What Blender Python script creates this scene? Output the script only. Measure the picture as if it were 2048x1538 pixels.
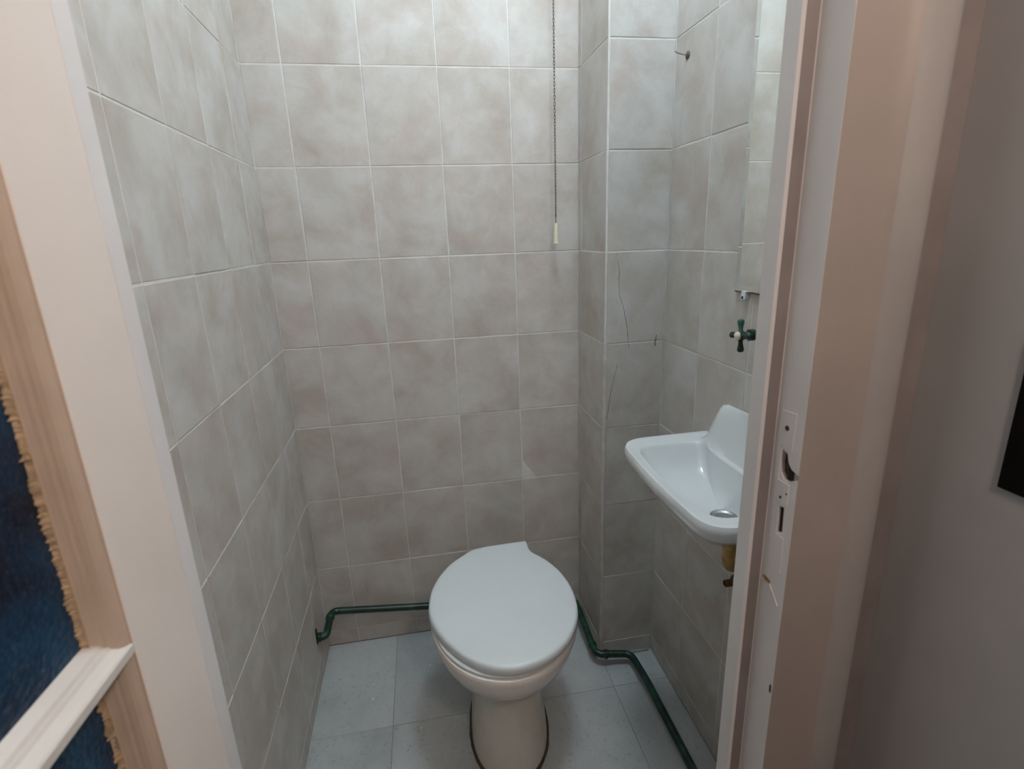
import bpy, bmesh, math, random
from mathutils import Vector, Matrix
random.seed(7)
sc = bpy.context.scene
for o in list(bpy.data.objects):
    bpy.data.objects.remove(o, do_unlink=True)
COL = sc.collection
R = math.radians

# ------------------------------------------------------------------ camera
def cam_rot(rx, roll, rz):
    return Matrix.Rotation(rz, 4, 'Z') @ Matrix.Rotation(rx, 4, 'X') @ Matrix.Rotation(roll, 4, 'Z')
cam = bpy.data.cameras.new('camera')
cam.sensor_width = 36.0
cam.lens = 1051.54 / 2048 * 36
cam.clip_start = 0.02
cam.dof.use_dof = True
cam.dof.focus_distance = 1.45
cam.dof.aperture_fstop = 7.0
camo = bpy.data.objects.new('camera', cam)
COL.objects.link(camo)
camo.matrix_world = Matrix.Translation((0.4112, -1.6182, 1.3541)) @ cam_rot(1.2966, -0.0360, -0.1648)
sc.camera = camo

# ------------------------------------------------------------------ world, exposure
w = bpy.data.worlds.new('world'); sc.world = w; w.use_nodes = True
w.node_tree.nodes['Background'].inputs[0].default_value = (0.5, 0.5, 0.5, 1)
w.node_tree.nodes['Background'].inputs[1].default_value = 0.02
sc.view_settings.view_transform = 'Standard'
sc.view_settings.look = 'None'
sc.view_settings.gamma = 1
sc.view_settings.use_curve_mapping = False
sc.view_settings.exposure = 0.0
ROOM_LAMP = dict(loc=(0.74, -0.70, 2.54), power=24.0, color=(0.775, 0.905, 1.0))
HALL_LAMP = dict(loc=(0.72, -1.90, 1.90), power=17.5, color=(1.0, 0.77, 0.63))

# ------------------------------------------------------------------ materials
def new_mat(name):
    m = bpy.data.materials.new(name); m.use_nodes = True
    return m, m.node_tree.nodes, m.node_tree.links, m.node_tree.nodes['Principled BSDF']
def ramp(nodes, stops):
    r = nodes.new('ShaderNodeValToRGB')
    e = r.color_ramp.elements
    while len(e) < len(stops): e.new(0.5)
    for i, (p, c) in enumerate(stops):
        e[i].position = p; e[i].color = (*c, 1)
    return r
def noise(nodes, links, vec, scale, detail=4, rough=0.5):
    n = nodes.new('ShaderNodeTexNoise')
    n.inputs['Scale'].default_value = scale; n.inputs['Detail'].default_value = detail; n.inputs['Roughness'].default_value = rough
    if vec is not None: links.new(vec, n.inputs['Vector'])
    return n
def mixc(nodes, links, a, b, fac, mode='MIX'):
    m = nodes.new('ShaderNodeMix'); m.data_type = 'RGBA'; m.blend_type = mode
    for v, s in ((fac, 0), (a, 6), (b, 7)):
        if hasattr(v, 'default_value') or hasattr(v, 'is_linked'): links.new(v, m.inputs[s])
        elif isinstance(v, (int, float)): m.inputs[s].default_value = v
        else: m.inputs[s].default_value = (*v, 1)
    return m.outputs[2]
def bump(nodes, links, h, bsdf, strength=0.2, dist=0.002):
    b = nodes.new('ShaderNodeBump'); b.inputs['Strength'].default_value = strength; b.inputs['Distance'].default_value = dist
    links.new(h, b.inputs['Height']); links.new(b.outputs[0], bsdf.inputs['Normal'])
def obj_vec(nodes, links, shift=True):
    tc = nodes.new('ShaderNodeTexCoord')
    if not shift: return tc.outputs['Object']
    oi = nodes.new('ShaderNodeObjectInfo')
    mu = nodes.new('ShaderNodeMath'); mu.operation = 'MULTIPLY'; mu.inputs[1].default_value = 37.0
    links.new(oi.outputs['Random'], mu.inputs[0])
    ad = nodes.new('ShaderNodeVectorMath'); ad.operation = 'ADD'
    links.new(tc.outputs['Object'], ad.inputs[0]); links.new(mu.outputs[0], ad.inputs[1])
    return ad.outputs[0]

def mat_tile():
    m, n, l, b = new_mat('wall_tile_glaze')
    v = obj_vec(n, l)
    n1 = noise(n, l, v, 8.5, 6, 0.58)
    n1.inputs['Distortion'].default_value = 0.35
    r1 = ramp(n, [(0.28, (0.44, 0.395, 0.34)), (0.44, (0.515, 0.482, 0.440)), (0.56, (0.565, 0.545, 0.513)), (0.74, (0.615, 0.605, 0.583))])
    l.new(n1.outputs['Fac'], r1.inputs[0])
    n2 = noise(n, l, v, 9.0, 3, 0.6)
    n2.inputs['Distortion'].default_value = 0.6
    r2 = ramp(n, [(0.50, (0, 0, 0)), (0.72, (1, 1, 1))]); l.new(n2.outputs['Fac'], r2.inputs[0])
    sc_ = n.new('ShaderNodeMath'); sc_.operation = 'MULTIPLY'; sc_.inputs[1].default_value = 0.55
    l.new(r2.outputs[0], sc_.inputs[0])
    c = mixc(n, l, r1.outputs[0], (0.49, 0.395, 0.355), sc_.outputs[0])
    n3 = noise(n, l, v, 5.0, 3, 0.6)
    r3 = ramp(n, [(0.54, (0, 0, 0)), (0.74, (1, 1, 1))]); l.new(n3.outputs['Color'], r3.inputs[0])
    s3 = n.new('ShaderNodeMath'); s3.operation = 'MULTIPLY'; s3.inputs[1].default_value = 0.35
    l.new(r3.outputs[0], s3.inputs[0])
    c = mixc(n, l, c, (0.43, 0.45, 0.44), s3.outputs[0])
    n4 = noise(n, l, v, 140, 3, 0.6)
    r4 = ramp(n, [(0.3, (0.975, 0.975, 0.975)), (0.7, (1.02, 1.02, 1.02))]); l.new(n4.outputs['Fac'], r4.inputs[0])
    c = mixc(n, l, c, r4.outputs[0], 1.0, 'MULTIPLY')
    l.new(c, b.inputs['Base Color'])
    b.inputs['Roughness'].default_value = 0.42
    b.inputs['Specular IOR Level'].default_value = 0.35
    bump(n, l, n1.outputs['Fac'], b, 0.12, 0.003)
    return m
def mat_plain(name, col, rough=0.5, var=0.08, scale=12, metal=0.0, bmp=0.0, bscale=60, spec=0.5):
    m, n, l, b = new_mat(name)
    v = obj_vec(n, l, False)
    n1 = noise(n, l, v, scale, 5, 0.55)
    lo = tuple(c * (1 - var) for c in col); hi = tuple(min(1, c * (1 + var)) for c in col)
    r1 = ramp(n, [(0.3, lo), (0.7, hi)]); l.new(n1.outputs['Fac'], r1.inputs[0])
    l.new(r1.outputs[0], b.inputs['Base Color'])
    b.inputs['Roughness'].default_value = rough; b.inputs['Metallic'].default_value = metal
    b.inputs['Specular IOR Level'].default_value = spec
    if bmp:
        n2 = noise(n, l, v, bscale, 4, 0.6); bump(n, l, n2.outputs['Fac'], b, bmp, 0.002)
    return m
def mat_floor():
    m, n, l, b = new_mat('floor_tile_glaze')
    v = obj_vec(n, l)
    n1 = noise(n, l, v, 5, 6, 0.6)
    r1 = ramp(n, [(0.3, (0.36, 0.39, 0.40)), (0.5, (0.44, 0.475, 0.485)), (0.7, (0.50, 0.535, 0.55))]); l.new(n1.outputs['Fac'], r1.inputs[0])
    n2 = noise(n, l, v, 90, 4, 0.7)
    r2 = ramp(n, [(0.30, (0.72, 0.72, 0.72)), (0.42, (1, 1, 1)), (0.8, (1.06, 1.06, 1.06))]); l.new(n2.outputs['Fac'], r2.inputs[0])
    c = mixc(n, l, r1.outputs[0], r2.outputs[0], 1.0, 'MULTIPLY')
    l.new(c, b.inputs['Base Color']); b.inputs['Roughness'].default_value = 0.42
    b.inputs['Specular IOR Level'].default_value = 0.4
    return m
def mat_ceramic(name, stain=0.0, col=(0.68, 0.71, 0.715)):
    m, n, l, b = new_mat(name)
    v = obj_vec(n, l, False)
    n1 = noise(n, l, v, 7, 5, 0.6)
    r1 = ramp(n, [(0.42, (0, 0, 0)), (0.75, (1, 1, 1))]); l.new(n1.outputs['Fac'], r1.inputs[0])
    s = n.new('ShaderNodeMath'); s.operation = 'MULTIPLY'; s.inputs[1].default_value = stain
    l.new(r1.outputs[0], s.inputs[0])
    c = mixc(n, l, col, (0.55, 0.46, 0.32), s.outputs[0])
    l.new(c, b.inputs['Base Color']); b.inputs['Roughness'].default_value = 0.12
    b.inputs['Coat Weight'].default_value = 0.3; b.inputs['Coat Roughness'].default_value = 0.06
    return m
def mat_pipe():
    m, n, l, b = new_mat('chipped_green_pipe_paint')
    v = obj_vec(n, l, False)
    n1 = noise(n, l, v, 28, 5, 0.6)
    r1 = ramp(n, [(0.30, (0.003, 0.012, 0.010)), (0.5, (0.005, 0.036, 0.024)), (0.66, (0.010, 0.075, 0.042)), (0.80, (0.05, 0.10, 0.08))])
    l.new(n1.outputs['Fac'], r1.inputs[0]); l.new(r1.outputs[0], b.inputs['Base Color'])
    b.inputs['Roughness'].default_value = 0.35
    bump(n, l, n1.outputs['Fac'], b, 0.3, 0.002)
    return m
def mat_glass_blue():
    m, n, l, b = new_mat('hammered_blue_glass')
    v = obj_vec(n, l, False)
    n1 = noise(n, l, v, 10, 4, 0.6)
    r1 = ramp(n, [(0.32, (0.006, 0.012, 0.030)), (0.50, (0.006, 0.040, 0.095)), (0.70, (0.016, 0.085, 0.18))]); l.new(n1.outputs['Fac'], r1.inputs[0])
    n2 = noise(n, l, v, 260, 3, 0.6)
    r2 = ramp(n, [(0.56, (0, 0, 0)), (0.78, (1, 1, 1))]); l.new(n2.outputs['Fac'], r2.inputs[0])
    s = n.new('ShaderNodeMath'); s.operation = 'MULTIPLY'; s.inputs[1].default_value = 0.22; l.new(r2.outputs[0], s.inputs[0])
    c = mixc(n, l, r1.outputs[0], (0.22, 0.25, 0.30), s.outputs[0])
    l.new(c, b.inputs['Base Color']); b.inputs['Roughness'].default_value = 0.3
    b.inputs['Specular IOR Level'].default_value = 0.3
    b.inputs['Transmission Weight'].default_value = 0.1
    vo = n.new('ShaderNodeTexVoronoi'); vo.inputs['Scale'].default_value = 190; l.new(v, vo.inputs['Vector'])
    bump(n, l, vo.outputs['Distance'], b, 0.5, 0.001)
    return m
def mat_emit(name, col, s):
    m, n, l, b = new_mat(name)
    b.inputs['Emission Color'].default_value = (*col, 1); b.inputs['Emission Strength'].default_value = s
    return m
M = dict(
    tile=mat_tile(), floor=mat_floor(),
    grout=mat_plain('pale_grout', (0.66, 0.65, 0.62), 0.8, 0.12, 20, bmp=0.2),
    fgrout=mat_plain('floor_grout', (0.30, 0.305, 0.30), 0.85, 0.2, 20),
    bead=mat_plain('white_corner_bead', (0.50, 0.48, 0.45), 0.6, 0.15, 30),
    paint=mat_plain('old_white_gloss_paint', (0.78, 0.765, 0.765), 0.33, 0.05, 6, bmp=0.08, bscale=35),
    dpaint=mat_plain('door_white_gloss_paint', (0.82, 0.765, 0.72), 0.35, 0.04, 6, bmp=0.06, bscale=40),
    casing=mat_plain('tan_casing_paint', (0.37, 0.335, 0.315), 0.5, 0.06, 6, bmp=0.05),
    hall=mat_plain('hall_wall_paint', (0.47, 0.49, 0.505), 0.7, 0.05, 6, bmp=0.05),
    plaster=mat_plain('white_plaster', (0.75, 0.74, 0.72), 0.9, 0.04, 5),
    hallfloor=mat_plain('hall_floor_boards', (0.30, 0.20, 0.13), 0.5, 0.2, 8),
    ceramic=mat_ceramic('white_vitreous_china', 0.10),
    bowl=mat_ceramic('cream_white_vitreous_china', 0.25, (0.83, 0.80, 0.765)),
    ped=mat_ceramic('stained_vitreous_china', 0.75, (0.66, 0.63, 0.57)),
    lid=mat_plain('white_plastic', (0.70, 0.765, 0.79), 0.32, 0.015, 8),
    pipe=mat_pipe(),
    verd=mat_plain('verdigris_brass', (0.035, 0.060, 0.050), 0.4, 0.5, 70, 0.6, 0.2),
    vgreen=mat_plain('green_patina_brass', (0.06, 0.16, 0.13), 0.5, 0.4, 70, 0.3, 0.2),
    cream=mat_plain('cream_plastic', (0.72, 0.68, 0.52), 0.4, 0.05, 40),
    brass=mat_plain('tarnished_chain_brass', (0.16, 0.115, 0.075), 0.4, 0.4, 200, 0.7),
    steel=mat_plain('dull_steel', (0.36, 0.37, 0.38), 0.3, 0.15, 60, 0.9),
    dark=mat_plain('dark_void', (0.018, 0.013, 0.009), 0.9, 0.3, 60),
    rust=mat_plain('rust', (0.14, 0.065, 0.025), 0.85, 0.5, 90, 0.1, 0.4),
    ochre=mat_plain('ochre_stained_brass', (0.42, 0.27, 0.09), 0.5, 0.3, 50, 0.2),
    crack=mat_plain('crack_line', (0.04, 0.035, 0.03), 0.9, 0.2, 60),
    black=mat_plain('black_plastic', (0.003, 0.003, 0.003), 0.6, 0.2, 20, spec=0.15),
    putty=mat_plain('flaking_putty', (0.42, 0.31, 0.20), 0.8, 0.35, 120, bmp=0.4, bscale=200),
    wood=mat_plain('bare_splintered_wood', (0.055, 0.042, 0.03), 0.85, 0.5, 80, bmp=0.5, bscale=120),
    mark=mat_plain('faint_rust_mark', (0.30, 0.25, 0.17), 0.6, 0.45, 120),
    grime=mat_plain('brown_grime', (0.075, 0.052, 0.032), 0.8, 0.4, 60),
    beadp=mat_plain('warm_lit_bead_paint', (0.55, 0.45, 0.365), 0.4, 0.08, 20, bmp=0.06, bscale=60),  # white bead paint with the warm hall light put into its colour
    muntp=mat_plain('muntin_grey_white_paint', (0.66, 0.64, 0.61), 0.4, 0.06, 20, bmp=0.06, bscale=60),
    hook=mat_plain('dull_brown_metal', (0.16, 0.13, 0.10), 0.5, 0.3, 90, 0.4),
    band=mat_plain('grey_casing_paint', (0.37, 0.365, 0.365), 0.6, 0.06, 8),
    strip=mat_plain('dark_mauve_tone', (0.26, 0.235, 0.235), 0.6, 0.12, 15),  # darkens the stop strip; puts the casing gap's shade into colour
    glass=mat_glass_blue(),
    flake=mat_plain('white_paint_flake', (0.8, 0.8, 0.78), 0.7, 0.05, 60),
)
def mat_mirror():
    m, n, l, b = new_mat('silvered_mirror')
    b.inputs['Base Color'].default_value = (0.86, 0.90, 0.88, 1); b.inputs['Metallic'].default_value = 1; b.inputs['Roughness'].default_value = 0.015
    return m
M['mirror'] = mat_mirror()

# ------------------------------------------------------------------ helpers
def link(name, mesh, mat, parent=None, smooth=False):
    o = bpy.data.objects.new(name, mesh); COL.objects.link(o)
    if mat is not None and not mesh.materials: mesh.materials.append(mat)
    if parent is not None: o.parent = parent
    if smooth:
        for p in mesh.polygons: p.use_smooth = True
        mesh.set_sharp_from_angle(angle=math.radians(38))
    return o
def pyd(name, verts, faces, mat, parent=None, smooth=False, fix=True):
    me = bpy.data.meshes.new(name); me.from_pydata([tuple(v) for v in verts], [], faces); me.update()
    if fix:
        bm = bmesh.new(); bm.from_mesh(me); bmesh.ops.recalc_face_normals(bm, faces=bm.faces); bm.to_mesh(me); bm.free()
    return link(name, me, mat, parent, smooth)
def bmobj(name, bm, mat, parent=None, smooth=False):
    bmesh.ops.recalc_face_normals(bm, faces=bm.faces)
    me = bpy.data.meshes.new(name); bm.to_mesh(me); bm.free()
    return link(name, me, mat, parent, smooth)
def add_box(bm, x0, x1, y0, y1, z0, z1):
    vs = [bm.verts.new((x, y, z)) for x in (x0, x1) for y in (y0, y1) for z in (z0, z1)]
    for f in ((0, 1, 3, 2), (4, 6, 7, 5), (0, 4, 5, 1), (2, 3, 7, 6), (0, 2, 6, 4), (1, 5, 7, 3)):
        bm.faces.new([vs[i] for i in f])
def box(name, x0, x1, y0, y1, z0, z1, mat, parent=None, bev=0.0):
    bm = bmesh.new(); add_box(bm, x0, x1, y0, y1, z0, z1)
    if bev:
        bmesh.ops.bevel(bm, geom=list(bm.edges), offset=bev, segments=2, profile=0.5, affect='EDGES')
    return bmobj(name, bm, mat, parent)
def prism(name, poly, z0, z1, mat, parent=None, smooth=False):
    n = len(poly)
    v = [(x, y, z0) for x, y in poly] + [(x, y, z1) for x, y in poly]
    f = [(i, (i + 1) % n, n + (i + 1) % n, n + i) for i in range(n)] + [tuple(range(n)), tuple(range(n, 2 * n))]
    return pyd(name, v, f, mat, parent, smooth)
def loft(name, rings, mat, parent=None, cap0=True, cap1=True, smooth=True):
    n = len(rings[0]); v = [p for r in rings for p in r]; f = []
    for k in range(len(rings) - 1):
        for i in range(n):
            j = (i + 1) % n
            f.append((k * n + i, k * n + j, (k + 1) * n + j, (k + 1) * n + i))
    if cap0: f.append(tuple(range(n)))
    if cap1: f.append(tuple(range((len(rings) - 1) * n, len(rings) * n)))
    return pyd(name, v, f, mat, parent, smooth)
def frame_at(t):
    t = t.normalized(); up = Vector((0, 0, 1)) if abs(t.z) < 0.95 else Vector((0, 1, 0))
    a = t.cross(up).normalized(); return a, a.cross(t).normalized()
def tube(name, pts, rad, mat, parent=None, seg=14, cap=True):
    pts = [Vector(p) for p in pts]
    rad = rad if isinstance(rad, (list, tuple)) else [rad] * len(pts)
    rings = []; a = None
    for i, p in enumerate(pts):
        t = (pts[min(i + 1, len(pts) - 1)] - pts[max(i - 1, 0)]).normalized()
        if a is None: a, b = frame_at(t)
        else:
            a = (a - t * a.dot(t)).normalized(); b = a.cross(t).normalized()
        rings.append([p + (a * math.cos(2 * math.pi * k / seg) + b * math.sin(2 * math.pi * k / seg)) * rad[i] for k in range(seg)])
    return loft(name, rings, mat, parent, cap, cap)
def bent(pts, r, n=7):
    """polyline with rounded corners of radius r"""
    pts = [Vector(p) for p in pts]; out = [pts[0]]
    for i in range(1, len(pts) - 1):
        p = pts[i]; a = (pts[i - 1] - p); b = (pts[i + 1] - p)
        rr = min(r, a.length * 0.49, b.length * 0.49)
        s = p + a.normalized() * rr; e = p + b.normalized() * rr
        for k in range(n + 1):
            t = k / n; out.append(s.lerp(p, t).lerp(p.lerp(e, t), t))
    out.append(pts[-1]); return out
def empty(name, loc=(0, 0, 0)):
    o = bpy.data.objects.new(name, None); COL.objects.link(o); o.location = loc; o.empty_display_size = 0.05
    return o
def tag(o, label, cat=None, group=None, kind=None):
    o['label'] = label
    if cat: o['category'] = cat
    if group: o['group'] = group
    if kind: o['kind'] = kind
    return o
def adopt(child, parent):
    """parent without moving (parent carries only a translation)"""
    child.parent = parent
    child.matrix_parent_inverse = Matrix.Translation(-Vector(parent.location))
    return child
def lathe(name, prof, origin, axis, mat, parent=None, seg=24, cap=True):
    axis = Vector(axis).normalized(); a, b = frame_at(axis); o = Vector(origin)
    rings = [[o + axis * h + (a * math.cos(2 * math.pi * k / seg) + b * math.sin(2 * math.pi * k / seg)) * r for k in range(seg)] for r, h in prof]
    return loft(name, rings, mat, parent, cap, cap)

# ------------------------------------------------------------------ the room shell
ZR3 = 1.306                       # height of the third visible row joint
TH = 0.25; TW = 0.2006; JT = 0.0032
HC = 2.70                         # ceiling height
AL = 0.0137; AR = 0.012
WB = 0.9053                       # width of the back wall
PE = Vector((0.9040, -0.2430)); PG = Vector((1.0800, -0.2430))
YD0, YD1 = -1.055, -1.130         # door wall: room face, hall face
ROWS = [0.0, 0.056] + [0.056 + TH * i for i in range(1, 11)]
_cache = {}
def tile_mesh(wd, ht, mat, th=0.007, bv=0.0012):
    key = (round(wd, 4), round(ht, 4), mat.name)
    if key in _cache: return _cache[key]
    a, b = wd / 2, ht / 2
    def rect(i, y): return [(-a + i, y, -b + i), (a - i, y, -b + i), (a - i, y, b - i), (-a + i, y, b - i)]
    v = rect(0, th) + rect(0, bv) + rect(bv * 0.35, bv * 0.35) + rect(bv, 0)
    f = []
    for k in range(3):
        for i in range(4):
            j = (i + 1) % 4; f.append((4 * k + i, 4 * k + j, 4 * k + 4 + j, 4 * k + 4 + i))
    f.append((12, 13, 14, 15))
    me = bpy.data.meshes.new('tile'); me.from_pydata(v, [], f); me.update(); me.materials.append(mat)
    _cache[key] = me
    return me
def tile_wall(wall, origin, u, theta, cols, rows=ROWS):
    """cols: positions along u from origin; the tile's visible face looks along local -Y turned by theta"""
    origin = Vector((*origin, 0)); u = Vector((*u, 0)).normalized()
    nrm = Matrix.Rotation(theta, 3, 'Z') @ Vector((0, -1, 0))
    for i in range(len(cols) - 1):
        for k in range(len(rows) - 1):
            wd = abs(cols[i + 1] - cols[i]) - JT; ht = rows[k + 1] - rows[k] - JT
            if wd < 0.004: continue
            o = bpy.data.objects.new('tile', tile_mesh(wd, ht, M['tile'])); COL.objects.link(o)
            c = origin + u * ((cols[i] + cols[i + 1]) / 2) + Vector((0, 0, (rows[k] + rows[k + 1]) / 2)) + nrm * random.uniform(-0.0003, 0.0004)
            o.matrix_world = Matrix.Translation(c) @ Matrix.Rotation(theta, 4, 'Z') @ Matrix.Rotation(random.gauss(0, 0.0022), 4, 'X') @ Matrix.Rotation(random.gauss(0, 0.0022), 4, 'Z')
            o.parent = wall
GR = 0.0010                       # grout lies this far behind the tile faces
def struct(o, label): o['kind'] = 'structure'; o['label'] = label; return o
wall_back = struct(box('wall_back', -0.12, 1.22, GR, 0.12, 0, HC, M['grout']), 'back wall of beige grey tiles behind the toilet')
tile_wall(wall_back, (0, 0), (1, 0), 0.0, [0, 0.1029] + [0.1029 + TW * i for i in range(1, 4)] + [WB])
dl = Vector((math.sin(AL), -math.cos(AL)))
def obox(name, o, d, n, length, t0, t1, z0, z1, mat):
    o = Vector(o); d = Vector(d); n = Vector(n)
    pl = [o + n * t0, o + d * length + n * t0, o + d * length + n * t1, o + n * t1]
    return prism(name, [tuple(p) for p in pl], z0, z1, mat)
nl = Vector((math.cos(AL), math.sin(AL)))
LL = 1.054
wall_left = struct(obox('wall_left', (0, 0), dl, nl, LL, -GR, -0.12, 0, HC, M['grout']), 'left wall of beige grey tiles beside the toilet')
lc = [0.0, 0.1485] + [0.1485 + TW * i for i in range(1, 5)] + [LL]
tile_wall(wall_left, (0, 0), dl, R(90) + AL, lc)
pil = bmesh.new(); add_box(pil, PE.x + GR, 1.20, PE.y + GR, 0.0, 0, HC)
wall_pillar = struct(bmobj('wall_pillar', pil, M['grout']), 'tiled boxed-in pillar in the right back corner')
tile_wall(wall_pillar, (PE.x, 0), (0, -1), R(-90), [0, 0.030, 0.2425])
tile_wall(wall_pillar, (PE.x, PE.y), (1, 0), 0.0, [0.0045, PG.x - PE.x])
dr = Vector((math.sin(AR), -math.cos(AR))); nr = Vector((-math.cos(AR), -math.sin(AR)))
LR = 0.811
wall_right = struct(obox('wall_right', PG, dr, nr, LR, -GR, -0.12, 0, HC, M['grout']), 'right wall of beige grey tiles behind the washbasin')
tile_wall(wall_right, PG, dr, R(-90) + AR, [0, 0.186] + [0.186 + TW * i for i in range(1, 4)] + [LR])
def rwall(s, t, z):
    """point on the right wall: s = distance from the pillar towards the door, t = distance from the wall"""
    p = PG + dr * s + nr * t
    return Vector((p.x, p.y, z))
tr = struct(prism('trim_1', [(PE.x + math.cos(a) * 0.0085 + 0.0066, PE.y + math.sin(a) * 0.0085 + 0.0066) for a in [R(165 + 12 * i) for i in range(11)]] + [(PE.x + 0.010, PE.y + 0.010)], 0, 1.06, M['bead'], None, True), 'white rounded corner strip on the pillar edge')
tr2 = struct(prism('trim_2', [(PE.x + 0.0042 + math.cos(a) * 0.003, PE.y + 0.003 + math.sin(a) * 0.003) for a in [R(150 + 20 * i) for i in range(8)]] + [(PE.x + 0.006, PE.y + 0.006)], 1.06, HC, M['grout'], None, True), 'thin grout line on the upper pillar edge')

# floor
fl = struct(box('floor', -0.05, 1.15, YD1, 0.0, -0.12, -0.0015, M['fgrout']), 'floor of blue grey tiles')
fx = [0.001, 0.2335, 0.5692, 0.905, 1.082]; fy = [-0.0002, -0.368, -0.703, -1.038, -1.129]
for i in range(4):
    for k in range(4):
        x0, x1 = fx[i], fx[i + 1]; y1, y0 = fy[k], fy[k + 1]
        if i == 3 and k == 0: y1 = -0.246
        wd, ht = x1 - x0 - 0.0014, y1 - y0 - 0.0014
        me = tile_mesh(wd, ht, M['floor'], 0.009, 0.0008)
        o = bpy.data.objects.new('floor_tile', me); COL.objects.link(o)
        o.matrix_world = Matrix.Translation(((x0 + x1) / 2, (y0 + y1) / 2, random.uniform(-0.0004, 0.0004))) @ Matrix.Rotation(R(-90), 4, 'X') @ Matrix.Rotation(random.gauss(0, .001), 4, 'Z')
        o.parent = fl
tag(struct(box('trim_3', 0.902, 1.071, -0.2530, -0.243, -0.001, 0.004, M['fgrout']), 'x'), 'mortar line at the foot of the pillar')
ceil = struct(box('ceiling', -0.12, 1.22, YD1, 0.12, HC, HC + 0.1, M['plaster']), 'white plaster ceiling of the toilet room')

# door wall with opening
XL, XR = 0.1430, 0.8012           # faces of the door stops
RB = 0.0175                       # rabbet step
ZH = 2.06
bm = bmesh.new()
add_box(bm, -0.62, XL - RB - 0.035, YD1 + 0.004, YD0 + 0.001, 0, HC)
add_box(bm, XR + RB + 0.035, 0.930, YD1 + 0.004, YD0 + 0.001, 0, HC)
add_box(bm, 0.930, 1.22, -1.092, YD0 + 0.001, 0, HC)
add_box(bm, XL - RB - 0.035, XR + RB + 0.035, YD1 + 0.004, YD0 + 0.001, ZH + 0.03, HC)
struct(bmobj('wall_front', bm, M['hall']), 'plastered wall around the doorway')
def jamb_poly(xs, sg, YD1=-1.130):
    # sg=+1: right jamb (body extends to +x), -1: left jamb
    return [(xs, YD0 - 0.003), (xs + sg * 0.003, YD0), (xs + sg * (RB + 0.035), YD0), (xs + sg * (RB + 0.035), YD1),
            (xs + sg * RB, YD1), (xs + sg * RB, -1.088), (xs + sg * (RB - 0.0015), -1.086), (xs + sg * 0.003, -1.086), (xs, -1.083)]
jl = struct(prism('trim_4', jamb_poly(XL, -1), 0, ZH, M['paint']), 'white painted door jamb on the hinge side')
jr = struct(prism('trim_5', jamb_poly(XR, 1, -1.1330), 0, ZH, M['paint']), 'white painted door jamb with the lock recess')
bm = bmesh.new(); add_box(bm, XL - RB - 0.035, XR + RB + 0.035, YD1, YD0, ZH - 0.0, ZH + 0.035)
struct(bmobj('trim_6', bm, M['paint']), 'white painted head of the door frame')
st = box('dark_stop_strip', XR + 0.0030, XR + RB - 0.0006, -1.0872, -1.0858, 0, ZH, M['strip'], jr); st['label'] = 'dark mauve strip along the face of the door stop'  # strip added to make the step face of the stop darker
# hall-side casing on the right, moulded
XJ0 = XR + RB
XJ1 = XJ0 + 0.0005
cp = [(XJ1, -1.1334), (0.832, -1.1336), (0.846, -1.1333), (0.862, -1.1332), (0.872, -1.1340), (0.880, -1.1365), (0.885, -1.1400), (0.885, -1.1100), (XJ1, -1.1265)]
cp2 = [(0.885, -1.1400), (0.889, -1.1425), (0.896, -1.1440), (0.908, -1.1445), (0.918, -1.1435), (0.925, -1.1400), (0.929, -1.1340), (0.931, -1.1240), (0.931, -1.1000), (0.885, -1.1000)]
struct(prism('trim_7', cp, 0, ZH + 0.09, M['casing'], None, True), 'tan flat of the door casing beside the lock jamb')
struct(prism('trim_8', cp2, 0, ZH + 0.09, M['band'], None, True), 'grey raised band on the outer edge of the door casing')

struct(box('gap_shade', 0.931, 0.9998, -1.0945, -1.0915, 0, ZH + 0.09, M['strip']), 'added dark mauve strip standing for the shade between the casing and the hall wall')  # no real trim: recess shade beside the casing, painted as a strip
# hall
HX = 1.0
struct(box('wall_hall_right', HX, HX + 0.1, -2.9, -1.092, 0, HC, M['hall']), 'grey hall wall with the black switch plate')
struct(box('wall_hall_left', -0.72, -0.62, -2.9, YD1 + 0.01, 0, HC, M['hall']), 'grey hall wall behind the open door')
struct(box('wall_hall_back', -0.72, 1.1, -3.0, -2.9, 0, HC, M['hall']), 'grey hall wall facing the toilet')
struct(box('floor_hall', -0.72, 1.1, -2.95, YD1, -0.12, 0.0, M['hallfloor']), 'brown hall floor')
struct(box('ceiling_hall', -0.72, 1.1, -2.95, YD1, HC, HC + 0.1, M['plaster']), 'white hall ceiling')

# ------------------------------------------------------------------ lamps
def lamp(name, loc, power, color, label, mount, radius=0.09):
    """opal glass globe that gives off the light itself, on a short stem under the ceiling"""
    loc = Vector(loc); r = empty(name, loc)
    tag(r, label, 'lamp')
    strength = power / (math.pi * 4 * math.pi * radius ** 2)
    prof = [(radius * max(0.02, math.sin(a)), -radius * math.cos(a)) for a in [math.pi * i / 10 for i in range(10)]]
    lathe('globe', prof, (0, 0, 0), (0, 0, 1), mat_emit(name + '_opal_glow', color, strength), r, 18)
    lathe('collar', [(0.036, radius * 0.93), (0.038, radius * 0.98), (0.038, radius + 0.012), (0.012, radius + 0.016)], (0, 0, 0), (0, 0, 1), M['cream'], r)
    top = mount[2] - loc.z
    tube('stem', [(0, 0, radius + 0.014), (0, 0, top)], 0.006, M['brass'], r)
    return r
lamp('ceiling_lamp', ROOM_LAMP['loc'], ROOM_LAMP['power'], ROOM_LAMP['color'], 'opal globe lamp under the ceiling of the toilet room', (ROOM_LAMP['loc'][0], ROOM_LAMP['loc'][1], HC), 0.12)
lamp('ceiling_lamp', HALL_LAMP['loc'], HALL_LAMP['power'], HALL_LAMP['color'], 'opal globe pendant lamp in the hall', (HALL_LAMP['loc'][0], HALL_LAMP['loc'][1], HC), 0.08)

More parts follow.
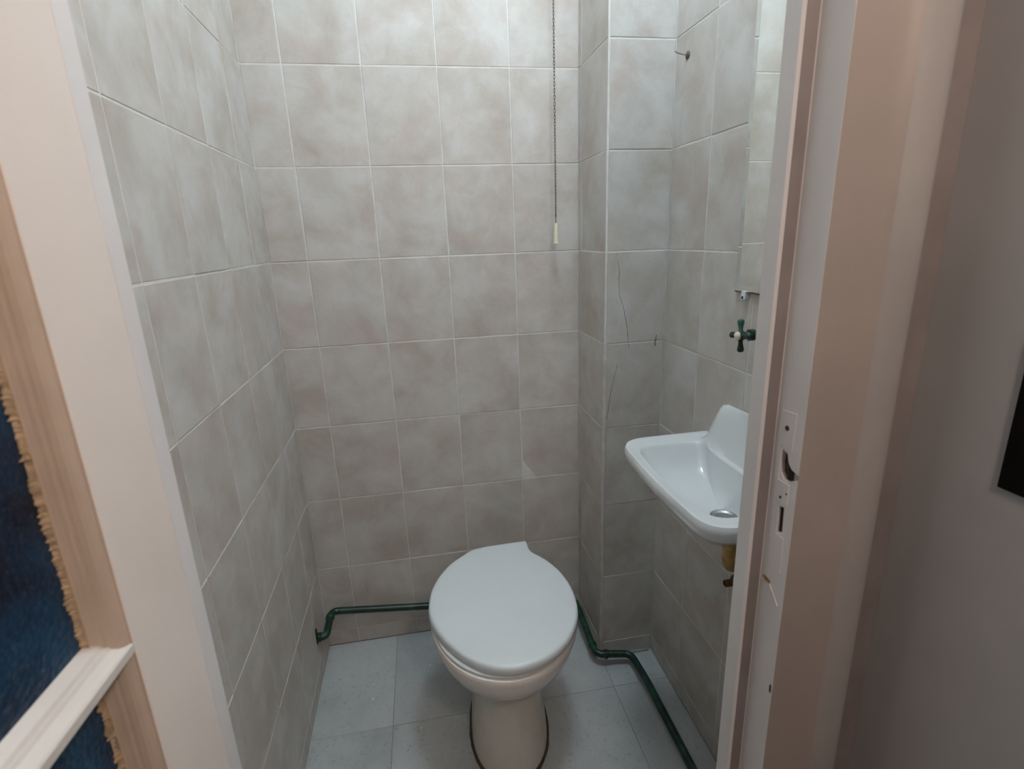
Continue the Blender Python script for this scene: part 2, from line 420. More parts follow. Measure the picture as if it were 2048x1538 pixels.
# ------------------------------------------------------------------ toilet
AX = Vector((-0.0456, -0.4980)).normalized()       # axis pointing to the front
LT = Vector((-AX.y, AX.x))                          # lateral
TC = Vector((0.5640, -0.4300))
def egg(z, hw, fr, rr, n=64, p=2.0, dx=0.0, pr=2.3):
    out = []
    for i in range(n):
        a = 2 * math.pi * i / n
        ca, sa = math.cos(a), math.sin(a)
        pp = p if ca > 0 else pr
        e = 2 / pp
        f = (fr if ca > 0 else rr) * math.copysign(abs(ca) ** e, ca); s = hw * math.copysign(abs(sa) ** e, sa)
        q = TC + AX * f + LT * (s + dx)
        out.append(Vector((q.x, q.y, z)))
    return out
toilet = empty('toilet', (TC.x, TC.y, 0))
tag(toilet, 'white toilet with closed lid and stained pedestal on the floor', 'toilet')
FS = 0.0
ped = loft('pedestal', [egg(0.0, 0.107, 0.172, 0.225, p=2.2), egg(0.02, 0.107, 0.170, 0.225, p=2.2), egg(0.05, 0.104, 0.160, 0.22, p=2.2), egg(0.12, 0.098, 0.143, 0.21, p=2.2),
      egg(0.20, 0.094, 0.130, 0.20, p=2.2), egg(0.262, 0.096, 0.130, 0.20, p=2.2), egg(0.300, 0.104, 0.150, 0.20, p=2.1)], M['ped'])
adopt(ped, toilet)
bowl = loft('bowl', [egg(0.268, 0.098, 0.132, 0.19), egg(0.272, 0.112, 0.148, 0.195), egg(0.284, 0.138, 0.180, 0.200), egg(0.302, 0.160, 0.207, 0.204), egg(0.325, 0.176, 0.226, 0.208), egg(0.350, 0.187, 0.238, 0.21),
      egg(0.372, 0.193, 0.245, 0.212), egg(0.386, 0.195, 0.2475, 0.213), egg(0.394, 0.192, 0.2445, 0.211), egg(0.397, 0.184, 0.236, 0.205), egg(0.3975, 0.14, 0.19, 0.16),
      egg(0.36, 0.12, 0.17, 0.14), egg(0.30, 0.09, 0.12, 0.10)], M['bowl'])
adopt(bowl, toilet)
LIDP = [(0.5053, -0.1874), (0.5512, -0.1785), (0.6216, -0.1758), (0.6712, -0.1753), (0.6776, -0.1810), (0.6785, -0.1990), (0.6788, -0.2203), (0.6860, -0.2427), (0.7139, -0.2819), (0.7394, -0.3398), (0.7521, -0.3979), (0.7543, -0.4562),
        (0.7460, -0.5122), (0.7319, -0.5511), (0.7081, -0.5926), (0.6732, -0.6300), (0.6283, -0.6580), (0.5800, -0.6710), (0.5378, -0.6703), (0.4903, -0.6530), (0.4509, -0.6205), (0.4161, -0.5767), (0.3885, -0.5264), (0.3715, -0.4756),
        (0.3664, -0.4285), (0.3737, -0.3664), (0.3925, -0.3115), (0.4301, -0.2507), (0.4725, -0.2116)]
def catmull(P, k=4):
    n = len(P); out = []
    for i in range(n):
        p0, p1, p2, p3 = (Vector(P[(i + d) % n]) for d in (-1, 0, 1, 2))
        for j in range(k):
            t = j / k
            out.append(0.5 * ((2 * p1) + (p2 - p0) * t + (2 * p0 - 5 * p1 + 4 * p2 - p3) * t * t + (3 * p1 - p0 - 3 * p2 + p3) * t ** 3))
    return out
def inset(P, d):
    n = len(P); out = []
    for i in range(n):
        t = (P[(i + 1) % n] - P[i - 1]).normalized(); out.append(P[i] + Vector((t.y, -t.x)) * d)
    return out
LO = catmull(LIDP, 3)
def area(P): return sum(P[i].x * P[(i + 1) % len(P)].y - P[(i + 1) % len(P)].x * P[i].y for i in range(len(P)))
SG = -1 if area(LO) > 0 else 1
def lring(d, z):
    out = []
    for p in LO:
        v_ = Vector((TC.x, TC.y)) - p
        out.append(Vector((p.x + v_.x / v_.length * d, p.y + v_.y / v_.length * d, z)))
    return out
def lscale(s, z): return [Vector((TC.x + (p.x - TC.x) * s, TC.y + (p.y - TC.y) * s, z)) for p in LO]
lid = loft('lid', [lring(0.012, 0.4055), lring(0.002, 0.4060), lring(0.0, 0.4085), lring(-0.0003, 0.418), lring(0.0008, 0.424), lring(0.0032, 0.4278), lring(0.007, 0.4298), lring(0.013, 0.4307), lscale(0.75, 0.4325), lscale(0.4, 0.4340), lscale(0.1, 0.4343)], M['lid'])
adopt(lid, toilet)
seat = loft('seat', [egg(0.3975, 0.186, 0.236, 0.20), egg(0.3978, 0.190, 0.240, 0.20), egg(0.403, 0.190, 0.240, 0.20), egg(0.4055, 0.186, 0.236, 0.20)], M['lid'])
adopt(seat, toilet)
for s in (-0.055, 0.055):
    q = TC + AX * -0.222 + LT * s
    hg = tube('hinge', [(q.x - 0.018, q.y, 0.4005), (q.x + 0.018, q.y, 0.4005)], 0.0075, M['lid']); adopt(hg, toilet)
# brown sealant bead around the foot
rg = []
for i in range(64):
    c0 = egg(0, 0.107, 0.172, 0.225, p=2.2)[i]
    d = Vector((c0.x - TC.x, c0.y - TC.y, 0)).normalized()
    j = random.uniform(-0.0012, 0.0012)
    rg.append([c0 + d * (0.0065 + j) + Vector((0, 0, 0.0006)), c0 + d * 0.004 + Vector((0, 0, 0.005)), c0 + d * -0.001 + Vector((0, 0, 0.009)), c0 - d * 0.004 + Vector((0, 0, 0.001))])
v = [p for r in rg for p in r]; f = []
for i in range(64):
    for k in range(4):
        i2 = (i + 1) % 64; k2 = (k + 1) % 4; f.append((4 * i + k, 4 * i2 + k, 4 * i2 + k2, 4 * i + k2))
sb = pyd('sealant_bead', v, f, M['grime']); adopt(sb, toilet)
# rusty chips on the pedestal
for (a, z, r) in ((-12, 0.085, 0.006), (-6, 0.075, 0.005), (-16, 0.078, 0.004), (-40, 0.245, 0.007)):
    hw, fr = 0.100, 0.150
    if z > 0.2: hw, fr = 0.096, 0.130
    q = TC + AX * fr * math.cos(R(a)) + LT * hw * math.sin(R(-a)) * -1
    d = Vector((q.x - TC.x, q.y - TC.y, 0)).normalized()
    c = lathe('rust_chip', [(r, -0.004), (r * 0.9, 0.0003), (r * 0.4, 0.0008)], (q.x, q.y, z), d, M['rust'], None, 9); adopt(c, toilet)

# ------------------------------------------------------------------ washbasin on the right wall
SC = 0.458; ZB = 0.875            # centre along the wall, rim height
basin = empty('washbasin', rwall(SC, 0, ZB))
tag(basin, 'small white ceramic washbasin with backsplash fixed to the right wall', 'washbasin')
def round_poly(P, rad, n=8):
    out = []
    m = len(P)
    for i in range(m):
        p = Vector(P[i]); a = Vector(P[i - 1]) - p; b = Vector(P[(i + 1) % m]) - p; r = rad[i]
        if r <= 0: out.append(p); continue
        s = p + a.normalized() * r; e = p + b.normalized() * r
        for k in range(n + 1):
            t = k / n; out.append(s.lerp(p, t).lerp(p.lerp(e, t), t))
    return out
outer = round_poly([(-0.211, 0.0), (0.215, 0.0), (0.218, 0.240), (0.05, 0.248), (-0.05, 0.246), (-0.212, 0.231)], [0.004, 0.004, 0.062, 0.08, 0.08, 0.070])
inner = round_poly([(-0.160, 0.040), (-0.08, 0.058), (0.08, 0.058), (0.165, 0.040), (0.180, 0.211), (0.05, 0.222), (-0.05, 0.220), (-0.174, 0.204)], [0.03, 0.05, 0.05, 0.03, 0.05, 0.06, 0.06, 0.05])
BC = Vector((0.0, 0.135)); DR = Vector((0.044, 0.102))
NA = 300
def cast(P, a, c):
    d = Vector((math.cos(a), math.sin(a))); best = 0
    for i in range(len(P)):
        p, q = P[i] - c, P[(i + 1) % len(P)] - c; e = q - p
        den = d.x * e.y - d.y * e.x
        if abs(den) < 1e-12: continue
        t = (p.x * e.y - p.y * e.x) / den; u = (p.x * d.y - p.y * d.x) / den
        if t > 0 and -1e-9 <= u <= 1 + 1e-9: best = max(best, t)
    return c + d * best
angs = [2 * math.pi * (i + 0.5) / NA for i in range(NA)]
OUT = [cast(outer, a, BC) for a in angs]; INN = [cast(inner, a, BC) for a in angs]
def sstep(x): x = max(0, min(1, x)); return x * x * (3 - 2 * x)
def splash(s, t):
    h = 0.094 * sstep((0.176 - abs(s)) / 0.052) + 0.005 * sstep((0.12 - abs(s)) / 0.12)
    return h * sstep(1 - (t - 0.012) / 0.038)
def bpt(s, t, z): return rwall(SC + s, t, z)
rings = []
# underside, from the waste up to the rim
for inn, z in ((0.80, 0.745), (0.66, 0.752), (0.48, 0.772), (0.30, 0.798), (0.17, 0.822), (0.085, 0.838)):
    r = []
    for p in OUT:
        q = p + (Vector((0, 0.085)) - p) * inn; r.append(bpt(q.x, max(q.y, 0.001), z))
    rings.append(r)
for d, z in ((0.010, 0.8420), (0.005, 0.8455), (0.0015, 0.852), (0.0, 0.862), (0.0015, 0.869)):
    r = []
    for p in OUT:
        q = p + (BC - p).normalized() * d; tt = max(q.y, 0.001) if p.y > 0.002 else 0.001
        r.append(bpt(q.x, tt, z))
    rings.append(r)
NR = 10
for k in range(NR + 1):
    t = k / NR; r = []
    for p, q in zip(OUT, INN):
        d0 = 0.005
        st = p + (BC - p).normalized() * d0
        if p.y < 0.002: st = Vector((st.x, 0.0012))
        x = st.lerp(q, t)
        dist = min((x - p).length, 0.02)
        z = ZB - 0.004 * (1 - sstep(dist / 0.006)) * (1 if p.y > 0.002 else 0) - 0.0035 * sstep(t)
        r.append(bpt(x.x, x.y, z + splash(x.x, x.y)))
    rings.append(r)
for u, dz in ((0.985, 0.002), (0.965, 0.007), (0.935, 0.016), (0.89, 0.029), (0.82, 0.045), (0.72, 0.059), (0.58, 0.070), (0.42, 0.0765), (0.30, 0.0800), (0.17, 0.0830), (0.135, 0.086), (0.13, 0.105)):
    r = []
    for q in INN:
        x = DR + (q - DR).normalized() * max((q - DR).length * u, 0.0285 + 0.012 * u) if u > 0.2 else DR + (q - DR).normalized() * 0.024 * (u / 0.135)
        r.append(bpt(x.x, x.y, ZB - 0.0035 - dz))
    rings.append(r)
bb = loft('basin_body', rings, M['ceramic'], None, True, True); adopt(bb, basin)
zd = ZB - 0.0035 - 0.0830
pd_ = rwall(SC + DR.x, DR.y, zd)
dr_ = lathe('drain', [(0.0275, 0.0), (0.0275, 0.0022), (0.0235, 0.0030), (0.0185, 0.0004), (0.0175, -0.006)], pd_, (0, 0, 1), M['steel'], None, 28); adopt(dr_, basin)
dh = lathe('drain_hole', [(0.0172, -0.002), (0.004, -0.002)], pd_, (0, 0, 1), M['dark'], None, 20); adopt(dh, basin)
wp = tube('waste_pipe', bent([rwall(SC + 0.040, 0.078, 0.760), rwall(SC + 0.040, 0.078, 0.70), rwall(SC + 0.040, 0.078, 0.668), rwall(SC + 0.040, 0.0, 0.668)], 0.024), 0.0155, M['ochre']); adopt(wp, basin)
wc = lathe('waste_collar', [(0.022, 0.0), (0.024, 0.006), (0.024, 0.022), (0.018, 0.028)], rwall(SC + 0.040, 0.078, 0.718), (0, 0, 1), M['ochre'], None, 20); adopt(wc, basin)
# rusty pipe end under the basin
rf = lathe('pipe_stub', [(0.0005, 0.024), (0.006, 0.024), (0.0065, 0.030), (0.0085, 0.030), (0.0085, 0.010), (0.014, 0.008), (0.017, 0.003), (0.017, 0.0)], rwall(0.420, 0.0, 0.560), (nr.x, nr.y, 0), M['rust'], None, 16)
tag(rf, 'rusty pipe stub on the right wall under the washbasin', 'pipe')

# ------------------------------------------------------------------ tap
TS, TZ = 0.433, 1.1480
tap = empty('wall_tap', rwall(TS, 0, TZ))
tag(tap, 'green tarnished wall tap with cross handle below the mirror', 'tap')
ax = Vector((nr.x, nr.y, 0)); yd = Vector((-dr.x, -dr.y, 0))
def tp(o): return adopt(o, tap)
tp(lathe('escutcheon', [(0.018, 0.0), (0.018, 0.002), (0.012, 0.006), (0.010, 0.008)], rwall(TS, 0, TZ), ax, M['verd']))
tp(lathe('valve_body', [(0.009, 0.004), (0.009, 0.022), (0.0115, 0.024), (0.0115, 0.034), (0.007, 0.036), (0.0055, 0.05)], rwall(TS, 0, TZ), ax, M['verd']))
hub = rwall(TS, 0.052, TZ)
tp(lathe('handle_hub', [(0.007, -0.008), (0.0088, -0.006), (0.0088, 0.005), (0.007, 0.0065)], hub, ax, M['verd']))
tp(lathe('cap', [(0.0084, 0.005), (0.0086, 0.0085), (0.006, 0.011), (0.001, 0.0118)], hub, ax, M['cream']))
for d, mt_ in ((Vector((0, 0, 1)), 'vgreen'), (Vector((0, 0, -1)), 'verd'), (yd, 'verd'), (-yd, 'verd')):
    d = (Matrix.Rotation(R(6), 3, ax) @ d)
    tp(tube('handle_arm', [hub + d * h for h in (0.005, 0.012, 0.018, 0.024, 0.029, 0.032, 0.0335)], [0.0055, 0.0042, 0.0046, 0.0062, 0.0066, 0.005, 0.0015], M[mt_]))
tp(tube('spout', bent([rwall(TS, 0.022, TZ), rwall(TS + 0.10, 0.022, TZ + 0.002), rwall(TS + 0.16, 0.03, TZ), rwall(TS + 0.16, 0.085, TZ - 0.01), rwall(TS + 0.16, 0.09, TZ - 0.05)], 0.02), 0.008, M['verd']))

# ------------------------------------------------------------------ mirror
ms0, ms1, mz0, mz1 = 0.331, 0.72, 1.2235, 1.90
mir = empty('wall_mirror', rwall((ms0 + ms1) / 2, 0, mz0))
tag(mir, 'tall frameless mirror on the right wall above the tap', 'mirror')
bv = 0.016
def mrect(i, t): return [rwall(ms0 + i, t, mz0 + i), rwall(ms1 - i, t, mz0 + i), rwall(ms1 - i, t, mz1 - i), rwall(ms0 + i, t, mz1 - i)]
mg = loft('mirror_glass', [mrect(0, 0.0058), mrect(bv, 0.0070)], M['mirror'], None, False, True, False); adopt(mg, mir)
mk = loft('mirror_edge', [mrect(0, 0.0005), mrect(0, 0.0058)], M['dark'], None, True, False, False); adopt(mk, mir)
# silvering lost along the lower edge
v = []; f = []
sx = ms0 + 0.001
n = 40
for i in range(n + 1):
    s = ms0 + 0.0006 + (ms1 - ms0 - 0.0012) * i / n
    h = 0.0022 + abs(random.gauss(0, 0.0012))
    v += [rwall(s, 0.0061, mz0 + 0.0002), rwall(s, 0.0065, mz0 + h)]
    if i: f.append((2 * i - 2, 2 * i, 2 * i + 1, 2 * i - 1))
me_ = pyd('corroded_edge', v, f, M['rust']); adopt(me_, mir)
cs = 0.367
cl = empty('mirror_clip', rwall(cs, 0, mz0 - 0.004)); tag(cl, 'small white clip holding the bottom edge of the mirror', 'clip')
bm = bmesh.new()
p0 = prism('clip_body', [tuple((PG + dr * (cs + a) + nr * b)) for a, b in ((-0.007, 0.0005), (0.007, 0.0005), (0.007, 0.0095), (-0.007, 0.0095))], mz0 - 0.012, mz0 + 0.004, M['lid']); adopt(p0, cl)
c1 = lathe('screw', [(0.003, 0.006), (0.003, 0.0100), (0.0008, 0.0104)], rwall(cs - 0.002, 0, mz0 - 0.009), ax, M['dark'], None, 10); adopt(c1, cl)
# hook above
hk = empty('screw_hook', rwall(0.0607, 0, 1.7535)); tag(hk, 'small rusty screw hook high on the right wall', 'hook')
hw_ = rwall(0.0607, 0, 1.7535)
adopt(lathe('washer', [(0.0095, 0.0), (0.0095, 0.0015), (0.006, 0.004), (0.002, 0.005)], hw_, ax, M['hook'], None, 14), hk)
adopt(tube('pin', [hw_ + ax * 0.002, hw_ + ax * 0.014 + Vector((0, 0, 0.001)), hw_ + ax * 0.028 + Vector((0, 0, 0.004)), hw_ + ax * 0.033 + Vector((0, 0, 0.007))], [0.0018, 0.0016, 0.0014, 0.0012], M['steel'], None, 8), hk)

# ------------------------------------------------------------------ pull chain
CX, CY = 0.8195, -0.052
ch = empty('pull_chain', (CX, CY, 1.3285)); tag(ch, 'brass pull chain with cream handle hanging in front of the back wall', 'pull chain')
hd = lathe('handle', [(0.0088, 0.0), (0.0092, 0.001), (0.0092, 0.003), (0.0080, 0.0036), (0.0078, 0.008), (0.0072, 0.03), (0.0058, 0.054), (0.0045, 0.0585), (0.002, 0.0595)], (CX, CY, 1.3285), (0, 0, 1), M['cream'], None, 20); adopt(hd, ch)
wr = tube('wire', [(CX, CY, 1.386), (CX, CY, 1.4105)], 0.0011, M['brass'], None, 8); adopt(wr, ch)
bm = bmesh.new()
z = 1.409; k = 0; lk = 0.0105
while z < HC - 0.02:
    # one oval link as a small torus with 10 x 5 segments
    ring = []
    for i in range(10):
        a = 2 * math.pi * i / 10
        cx, cz = 0.0022 * math.cos(a), lk * 0.56 * math.sin(a)
        nx, nz = math.cos(a), math.sin(a)
        row = []
        for j in range(5):
            b = 2 * math.pi * j / 5
            r = 0.0008
            px, py, pz = cx + nx * r * math.cos(b), r * math.sin(b), cz + nz * r * math.cos(b)
            th = (k % 2) * 1.57 + 0.5 + 0.02 * k
            row.append(bm.verts.new((CX + px * math.cos(th) - py * math.sin(th), CY + px * math.sin(th) + py * math.cos(th), z + pz)))
        ring.append(row)
    for i in range(10):
        for j in range(5):
            bm.faces.new((ring[i][j], ring[(i + 1) % 10][j], ring[(i + 1) % 10][(j + 1) % 5], ring[i][(j + 1) % 5]))
    z += lk * 0.80; k += 1
lo_ = bmobj('chain_links', bm, M['brass'], None, True); lo_['kind'] = 'stuff'; adopt(lo_, ch)
ht_ = lathe('ceiling_hook_plate', [(0.003, -0.025), (0.003, -0.008), (0.012, -0.006), (0.014, 0.0)], (CX, CY, HC), (0, 0, 1), M['brass']); adopt(ht_, ch)

# ------------------------------------------------------------------ green pipe
pp = bent([(-0.004, -0.137, 0.152), (0.030, -0.137, 0.152), (0.030, -0.026, 0.158), (0.35, -0.024, 0.122), (0.882, -0.026, 0.058), (0.880, -0.150, 0.050), (0.878, -0.2750, 0.042), (0.992, -0.288, 0.034), (1.0, -0.40, 0.030), (0.999, -0.70, 0.029), (0.997, -1.052, 0.028)], 0.026)
gp = tube('green_water_pipe', pp, 0.0115, M['pipe'], None, 16)
tag(gp, 'dark green painted water pipe running low around the walls behind the toilet', 'pipe')
gp_e = lathe('elbow_collar', [(0.0125, 0.0), (0.0145, 0.002), (0.0145, 0.010), (0.0125, 0.012)], (0.004, -0.137, 0.152), (1, 0, 0), M['pipe'], gp)
lathe('elbow_collar', [(0.0125, 0.0), (0.0142, 0.002), (0.0142, 0.012), (0.0125, 0.014)], (0.030, -0.062, 0.1555), (0, 1, 0.05), M['pipe'], gp)
lathe('elbow_collar', [(0.0125, 0.0), (0.0142, 0.002), (0.0142, 0.012), (0.0125, 0.014)], (0.904, -0.2778, 0.040), (1, -0.11, -0.07), M['pipe'], gp)
lathe('elbow_collar', [(0.0125, 0.0), (0.0142, 0.002), (0.0142, 0.012), (0.0125, 0.014)], (0.8788, -0.245, 0.044), (0, 1, 0.06), M['pipe'], gp)
# ragged hole in the left wall around the pipe
hp = []
for i in range(16):
    a = 2 * math.pi * i / 16
    rr = 1 + random.uniform(-0.18, 0.18)
    hp.append((-0.139 + 0.0105 * rr * math.copysign(abs(math.cos(a)) ** 0.6, math.cos(a)), 0.161 + 0.029 * rr * math.copysign(abs(math.sin(a)) ** 0.6, math.sin(a))))
v = [(0.0004 + math.sin(AL) * 0.137 + 0.0006, y, z) for y, z in hp] + [(-0.006, y, z) for y, z in hp]
f = [tuple(range(16))] + [(i, (i + 1) % 16, 16 + (i + 1) % 16, 16 + i) for i in range(16)]
hole = pyd('pipe_hole', v, f, M['dark']); hole.parent = wall_left; hole['label'] = 'dark ragged hole where the green pipe enters'

# ------------------------------------------------------------------ cracks and stains (thin geometry on the tiles)
def crack(pts, r=0.0005, mat='crack', parent=wall_pillar, name='crack'):
    out = []
    for i in range(len(pts) - 1):
        a, b = Vector(pts[i]), Vector(pts[i + 1])
        for k in range(5):
            p = a.lerp(b, k / 5); out.append(p + Vector((random.uniform(-1, 1) * 0.0005, 0, 0)) if (i or k) else p)
    out.append(Vector(pts[-1]))
    o = tube(name, out, [r * random.uniform(0.5, 1.2) for _ in out], M[mat], None, 5); o.parent = parent
    o['label'] = 'hairline crack in a pillar tile'
    return o
yc = PE.y - 0.0006
crack([(0.9351, yc, 1.3035), (0.9431, yc, 1.2574), (0.9444, yc, 1.1932), (0.9582, yc, 1.1557), (0.9698, yc, 1.0995), (0.9756, yc, 1.0495), (0.9774, yc, 1.0351)])
crack([(0.9428, yc, 0.9942), (0.9262, yc, 0.9219), (0.9168, yc, 0.8502), (0.9111, yc, 0.8293)], 0.0005)
crack([(0.148, -0.0006, 0.235), (0.150, -0.0006, 0.215), (0.1515, -0.0006, 0.185)], 0.0005, parent=wall_back)['label'] = 'short hairline crack above the pipe'
def stain(name, pts, nrm, mat, parent, label):
    c = sum((Vector(p) for p in pts), Vector()) / len(pts); n = len(pts)
    v = [Vector(p) for p in pts] + [c + Vector(nrm) * 0.0005]
    o = pyd(name, v, [(i, (i + 1) % n, n) for i in range(n)], M[mat]); o.parent = parent; o['label'] = label
    return o
sp = [(1.0545 + 0.0035 * math.cos(a) * (1 + random.uniform(-.5, .5)) + (0.003 if math.sin(a) > 0 else 0), yc, 1.058 + 0.020 * math.sin(a) * (1 + random.uniform(-.4, .3))) for a in [2 * math.pi * i / 14 for i in range(14)]]
stain('rust_mark', sp, (0, -1, 0), 'mark', wall_pillar, 'small brown rust mark by the pillar corner')

# ------------------------------------------------------------------ lock recess in the right jamb
def boolean_cut(obj, cutter):
    md = obj.modifiers.new('cut', 'BOOLEAN'); md.operation = 'DIFFERENCE'; md.object = cutter; md.solver = 'EXACT'
    dg = bpy.context.evaluated_depsgraph_get(); dg.update()
    me = bpy.data.meshes.new_from_object(obj.evaluated_get(dg))
    obj.modifiers.remove(md); old = obj.data; obj.data = me
    bpy.data.objects.remove(cutter, do_unlink=True)
XJ = XR + RB
def cutter(poly, depth):
    v = [(XJ - 0.004, y, z) for y, z in poly] + [(XJ + depth, y, z) for y, z in poly]; n = len(poly)
    return pyd('cut', v, [tuple(range(n)), tuple(range(n, 2 * n))] + [(i, (i + 1) % n, n + (i + 1) % n, n + i) for i in range(n)], None)
latch = [(-1.1030, 1.1010), (-1.1120, 1.0985), (-1.1155, 1.0880), (-1.1215, 1.0825), (-1.1340, 1.0800), (-1.1340, 1.0750), (-1.1180, 1.0660), (-1.1100, 1.0650), (-1.1040, 1.0720), (-1.1020, 1.0850)]
bolt = [(-1.1085, 1.0290), (-1.1165, 1.0310), (-1.1172, 1.0120), (-1.1178, 0.9975), (-1.1095, 0.9950), (-1.1090, 1.0120)]
boolean_cut(jr, cutter(latch, 0.0075))
boolean_cut(jr, cutter(bolt, 0.0045))
def jpatch(name, poly, x, mat, label=None, th=0.0008):
    n = len(poly)
    v = [(x, y, z) for y, z in poly] + [(x + th, y, z) for y, z in poly]
    o = pyd(name, v, [tuple(range(n)), tuple(range(n, 2 * n))] + [(i, (i + 1) % n, n + (i + 1) % n, n + i) for i in range(n)], mat, jr)
    if label: o['label'] = label
    return o
def shrink(poly, k):
    cy = sum(p[0] for p in poly) / len(poly); cz = sum(p[1] for p in poly) / len(poly)
    return [(cy + (y - cy) * k, cz + (z - cz) * k) for y, z in poly]
jpatch('latch_recess', [(max(y, -1.1285), z) for y, z in shrink(latch, 1.03)], XJ + 0.0055, M['wood'], 'splintered bare wood inside the latch recess', 0.002)
jpatch('bolt_recess', shrink(bolt, 1.04), XJ + 0.0025, M['dark'], 'dark slot for the bolt', 0.002)
jpatch('latch_hole', [(-1.1125, 1.0905), (-1.1165, 1.0875), (-1.1215, 1.0822), (-1.1325, 1.0798), (-1.1325, 1.0752), (-1.1180, 1.0665), (-1.1120, 1.0660), (-1.1155, 1.0740), (-1.1120, 1.0790), (-1.1150, 1.0830)], XJ + 0.0032, M['dark'], 'dark hole of the latch', 0.001)
# painted-over strike plate outline: raised plate in three pieces around the holes
plate = [[(-1.0945, 1.148), (-1.1205, 1.150), (-1.1190, 1.104), (-1.0935, 1.106)], [(-1.0960, 1.062), (-1.1210, 1.062), (-1.1215, 1.034), (-1.0965, 1.034)], [(-1.0975, 0.992), (-1.1220, 0.992), (-1.1225, 0.945), (-1.0980, 0.943)],
         [(-1.0935, 1.106), (-1.1008, 1.106), (-1.1010, 1.062), (-1.0955, 1.062)], [(-1.0965, 1.034), (-1.1070, 1.034), (-1.1080, 0.992), (-1.0975, 0.992)]]
bm = bmesh.new()
for q in plate:
    vs = [bm.verts.new((XJ - 0.0007, y, z)) for y, z in q] + [bm.verts.new((XJ + 0.001, y, z)) for y, z in q]
    bm.faces.new(vs[:4]); bm.faces.new(vs[4:])
    for i in range(4): bm.faces.new((vs[i], vs[(i + 1) % 4], vs[4 + (i + 1) % 4], vs[4 + i]))
sp_ = bmobj('strike_plate', bm, M['paint'], jr); sp_['label'] = 'strike plate painted over in white'
for (y, z, r) in ((-1.1075, 1.129, 0.0032), (-1.1090, 1.0415, 0.0018), (-1.1185, 1.0500, 0.0012)):
    o = lathe('screw_hole', [(r, -0.0002), (r * 1.0, 0.0012), (r * 0.3, 0.0013)], (XJ - 0.0001, y, z), (-1, 0, 0), M['wood'], jr, 9)
chip = [(-1.0945 - 0.0075 * math.cos(a) * random.uniform(.7, 1.2) - 0.006, 0.9215 + 0.0035 * math.sin(a) * random.uniform(.6, 1.3)) for a in [2 * math.pi * i / 12 for i in range(12)]]
jpatch('paint_chip', chip, XJ - 0.0005, M['ochre'], 'ochre chip in the paint of the jamb')
for k in range(4):
    yy = -1.107 - 0.004 * k; zz = 0.918 - 0.0042 * k
    jpatch('paint_ridge', [(yy, zz), (yy - 0.006, zz - 0.0062), (yy - 0.005, zz - 0.0075), (yy + 0.001, zz - 0.0012)], XJ - 0.0009, M['paint'], None, 0.001)
chip2 = [(-1.1295 + 0.0018 * math.cos(a), 0.776 + 0.007 * math.sin(a)) for a in [2 * math.pi * i / 10 for i in range(10)]]
jpatch('paint_chip', chip2, XJ - 0.0004, M['wood'])

# ------------------------------------------------------------------ black switch plate in the hall
bs = box('switch_plate', HX - 0.004, HX - 0.0002, -1.300, -1.2060, 1.081, 1.245, M['black'], None, 0.0015)
tag(bs, 'black switch plate on the hall wall at the right edge', 'switch plate')

# ------------------------------------------------------------------ open glazed door
DA = R(2.0)
door = empty('door_1', (0.1672, -1.1310, 0.0))
door.rotation_euler = (0, 0, -DA)
struct(door, 'open white door with blue hammered glass panes')
# local frame: -Y runs along the leaf towards the camera, +X is the visible face (x = 0), leaf body at x < 0
TK = 0.040; SW = 0.0915; DW = 0.64
ZB0, ZT = 0.012, 2.035
def dbox(name, w0, w1, x0, x1, z0, z1, mat, parent=door, bev=0.0015):
    return box(name, x0, x1, -w1, -w0, z0, z1, mat, parent, bev)
dbox('stile', 0, SW, -TK, 0, ZB0, ZT, M['dpaint'], bev=0.0025)
dbox('stile', DW - SW, DW, -TK, 0, ZB0, ZT, M['dpaint'], bev=0.0025)
dbox('rail', SW, DW - SW, -TK, 0, ZB0, 0.235, M['dpaint'])
dbox('rail', SW, DW - SW, -TK, 0, ZT - 0.10, ZT, M['dpaint'])
GD = -0.0225                      # depth of the glass face
def bead_prof(sgn, w):
    p = [(0.0, 0.0), (0.0012, -0.0016), (0.0024, -0.0016), (0.0036, -0.0022), (0.0060, -0.0036), (0.0084, -0.0056), (0.0102, -0.0088), (0.0108, -0.0112), (0.0120, -0.0114), (0.0128, -0.0126), (0.0136, -0.0150), (0.0152, -0.0180), (0.0176, -0.0204), (0.0192, -0.0226), (0.0192, -0.0250), (0.0, -0.0250)]
    return [(x, -(w + sgn * d)) for d, x in p]
mun = [0.635, 1.0495, 1.464]
zz = [0.235] + mun + [ZT - 0.10]
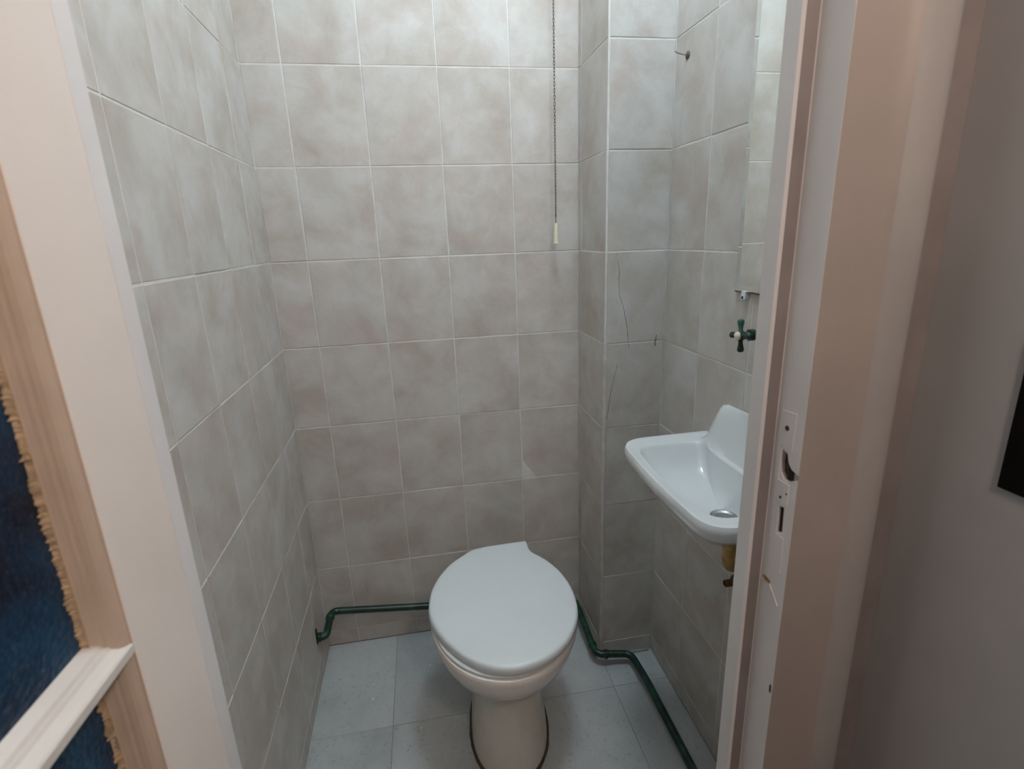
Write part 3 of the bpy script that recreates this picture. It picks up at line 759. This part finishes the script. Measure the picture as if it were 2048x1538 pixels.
for a in range(len(zz) - 1):
    z0 = zz[a] + (0.004 if a else 0); z1 = zz[a + 1] - (0.004 if a < len(zz) - 2 else 0)
    prism('glazing_bead', bead_prof(1, SW), z0, z1, M['beadp'], door)
    prism('glazing_bead', bead_prof(-1, DW - SW), z0, z1, M['beadp'], door)
    dbox('glass_pane', SW + 0.004, DW - SW - 0.004, GD - 0.004, GD, zz[a] + 0.002, zz[a + 1] - 0.002, M['glass'], bev=0)
    # ragged putty along the bead
    v = []; f = []; n = 230
    for i in range(n + 1):
        z = z0 + 0.012 + (z1 - z0 - 0.024) * i / n
        wv = -0.0004 + 0.0008 * math.sin(z * 70) + 0.0010 * math.sin(z * 210 + 1) + abs(random.gauss(0, 0.0017))
        w0_ = SW + 0.0170; w1_ = SW + 0.0192 + max(-0.0012, wv)
        v += [(GD + 0.0040, -w0_, z), (GD + 0.0022, -(w0_ + w1_) / 2, z + random.uniform(-.0008, .0008)), (GD + 0.0010, -w1_, z), (GD - 0.0002, -w1_, z)]
        if i:
            b = 4 * i
            for k in range(3): f.append((b - 4 + k, b + k, b + k + 1, b - 4 + k + 1))
    pt = pyd('putty', v, f, M['putty'], door); pt['label'] = 'ragged flaking putty along the glass'
for m_ in mun:
    pr = [(0.0, -0.0040), (0.0, 0.0030), (-0.0014, 0.0046), (-0.0045, 0.0062), (-0.0090, 0.0092), (-0.0110, 0.0118), (-0.0122, 0.0122), (-0.0140, 0.0150), (-0.0180, 0.0172), (-0.0225, 0.0195), (-0.0350, 0.0195),
          (-0.0350, -0.0195), (-0.0225, -0.0195), (-0.0180, -0.0172), (-0.0140, -0.0150), (-0.0122, -0.0122), (-0.0110, -0.0118), (-0.0090, -0.0092), (-0.0045, -0.0062), (-0.0014, -0.0050)]
    n = len(pr)
    v = [(x, -(SW - 0.0005), m_ + z) for x, z in pr] + [(x, -(DW - SW + 0.0005), m_ + z) for x, z in pr]
    pyd('muntin', v, [(i, (i + 1) % n, n + (i + 1) % n, n + i) for i in range(n)] + [tuple(range(n)), tuple(range(n, 2 * n))], M['muntp'], door)

# ------------------------------------------------------------------ paint flakes lying on the floor
for (x, y, s, lb) in ((0.165, -0.205, 0.0035, 'white paint flake on the floor, the middle one left of the toilet'), (0.168, -0.262, 0.004, 'largest white paint flake on the floor left of the toilet'), (0.205, -0.10, 0.003, 'white paint flake on the floor nearest the back wall'), (0.345, -0.165, 0.003, 'white paint flake on the floor closest to the toilet bowl'), (0.315, -0.392, 0.0032, 'white paint flake just in front of the floor joint left of the pedestal')):
    n = 7
    pl = [(x + s * math.cos(2 * math.pi * i / n) * random.uniform(.5, 1.2), y + s * math.sin(2 * math.pi * i / n) * random.uniform(.5, 1.2)) for i in range(n)]
    o = prism('paint_flake', pl, 0.0004, 0.0018, M['flake'])
    tag(o, lb, 'paint flake', 'paint flakes on the floor')
